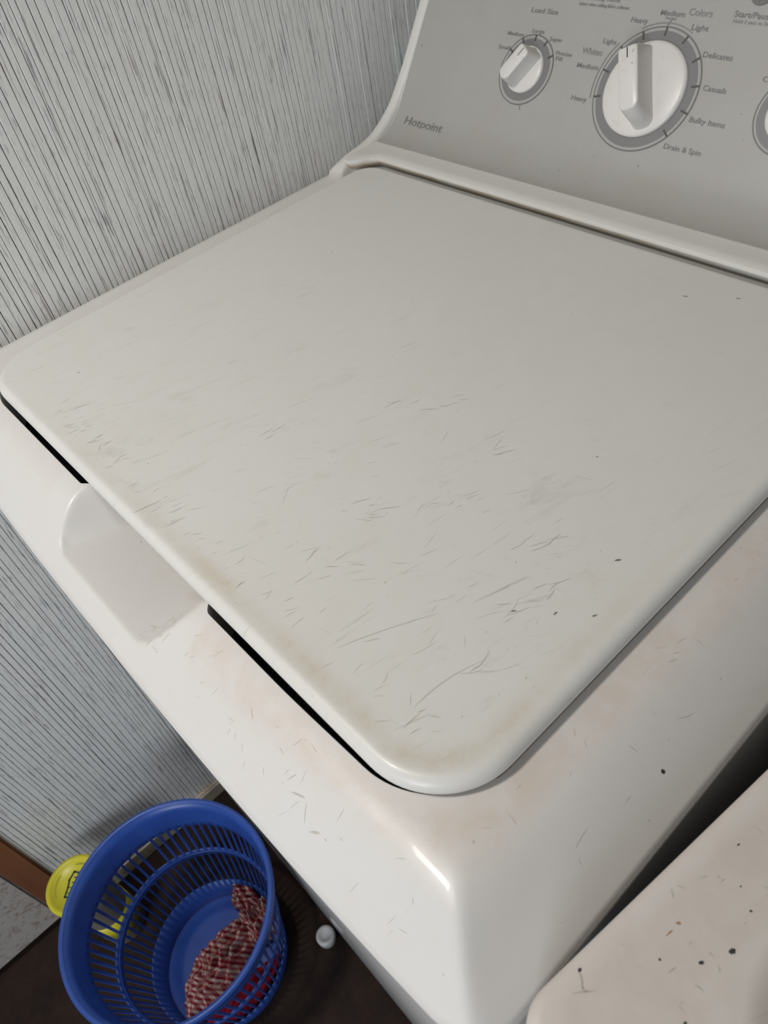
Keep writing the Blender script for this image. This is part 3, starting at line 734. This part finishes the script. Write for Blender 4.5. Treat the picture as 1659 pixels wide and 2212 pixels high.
in_basket(o); o['label'] = 'dark red cloth bunched under the checked one at the bottom of the blue basket'; o['category'] = 'cloth'
G = empty('checked_cloth', 'crumpled red and white gingham cloth lying inside the blue basket', 'cloth', (-0.500, -0.115, 0.03))
o = cloth('cloth_body', -0.505, -0.130, 0.040, 0.080, radians(14), 0.085, 2.3, M['gingham'], 135, z0=0.009, fold=0.9); in_basket(o); keep(o, G)
o = cloth('bunched_corner', -0.556, -0.050, 0.023, 0.020, radians(30), 0.085, 7.7, M['gingham'], 135, z0=0.010, fold=0.5); in_basket(o); keep(o, G)
o = cloth('folded_flap', -0.512, -0.050, 0.032, 0.032, radians(-30), 0.085, 9.2, M['gingham'], 135, z0=0.010, fold=0.9); in_basket(o); keep(o, G)

# ------------------------------------------------------------------ yellow lidded tub behind the basket
T = empty('yellow_tub', 'small tub with a round yellow lid standing behind the blue basket', 'tub', (-0.683, -0.214, 0))
def lathe(name, prof_, mat, parent, n=72, cap_top=True, cap_bot=True):
    V = []
    for r, z in prof_:
        for j in range(n): a = 2*pi*j/n; V.append((r*cos(a), r*sin(a), z))
    fs = ring_faces(len(prof_), n)
    if cap_top: fs.append(tuple((len(prof_)-1)*n+j for j in range(n)))
    if cap_bot: fs.append(tuple(reversed(range(n))))
    o = mesh_obj(name, V, fs, mat, parent); return fix_normals(o)
lathe('tub_body', [(0.030, 0.0), (0.033, 0.003), (0.034, 0.10), (0.036, 0.150), (0.036, 0.186)], M['tubbody'], T)
tl = lathe('tub_lid', [(0.0375, 0.172), (0.0425, 0.173), (0.0428, 0.186), (0.0420, 0.1895), (0.0385, 0.1905), (0.0350, 0.1895), (0.0340, 0.1880), (0.010, 0.1880)], M['yellow'], T)
tl['label'] = 'round yellow lid with dark print'
lathe('label_band', [(0.0335, 0.030), (0.0343, 0.030), (0.0346, 0.085), (0.0336, 0.085)], M['yellow'], T, cap_top=False, cap_bot=False)
def arc(r0, r1, a0, a1, z):
    V = []; n_ = 24
    for i in range(n_+1):
        a = radians(a0+(a1-a0)*i/n_); V += [(r0*cos(a), r0*sin(a), z), (r1*cos(a), r1*sin(a), z)]
    return mesh_obj('printed_arc', V, [(2*i, 2*i+1, 2*i+3, 2*i+2) for i in range(n_)], M['yellowdark'], T)
arc(0.0275, 0.0300, -160, -95, 0.1883); arc(0.0275, 0.0300, 70, 150, 0.1883)
bm = bmesh.new()
def poly(pts, z=0.1884, th=0.0003):
    vs = [bm.verts.new((x, y, z)) for x, y in pts]; bm.faces.new(vs)
def line(pts, wd):
    for (x0, y0), (x1, y1) in zip(pts, pts[1:]):
        l_ = math.hypot(x1-x0, y1-y0); tx, ty = (x1-x0)/l_, (y1-y0)/l_
        poly([(x0-ty*wd/2-tx*wd/3, y0+tx*wd/2-ty*wd/3), (x1-ty*wd/2+tx*wd/3, y1+tx*wd/2+ty*wd/3), (x1+ty*wd/2+tx*wd/3, y1-tx*wd/2+ty*wd/3), (x0+ty*wd/2-tx*wd/3, y0-tx*wd/2-ty*wd/3)])
line([(-0.014, -0.007), (-0.013, 0.006), (-0.006, 0.0045), (0.002, 0.0065), (0.014, 0.006), (0.015, -0.006), (0.004, -0.0068), (-0.004, -0.009), (-0.014, -0.007)], 0.0023)
for x in (-0.008, -0.002, 0.004, 0.010): line([(x, -0.004), (x+0.0006, 0.003)], 0.0014)
o = bm_obj('lid_emblem', bm, M['logoink'], T); o.rotation_euler = (0, 0, radians(-52)); o.scale = (1.2, 1.25, 1)

# ------------------------------------------------------------------ small whitish cap by the washer's foot
o = lathe('bottle_cap', [(0.013, 0.0), (0.0145, 0.001), (0.0150, 0.016), (0.0135, 0.0190), (0.009, 0.0195), (0.008, 0.0180), (0.002, 0.0180)], M['whitish'], None, 48)
o.location = (-0.430, 0.0085, 0.0); o['label'] = 'small round whitish cap lying on the floor against the washer front'; o['category'] = 'cap'
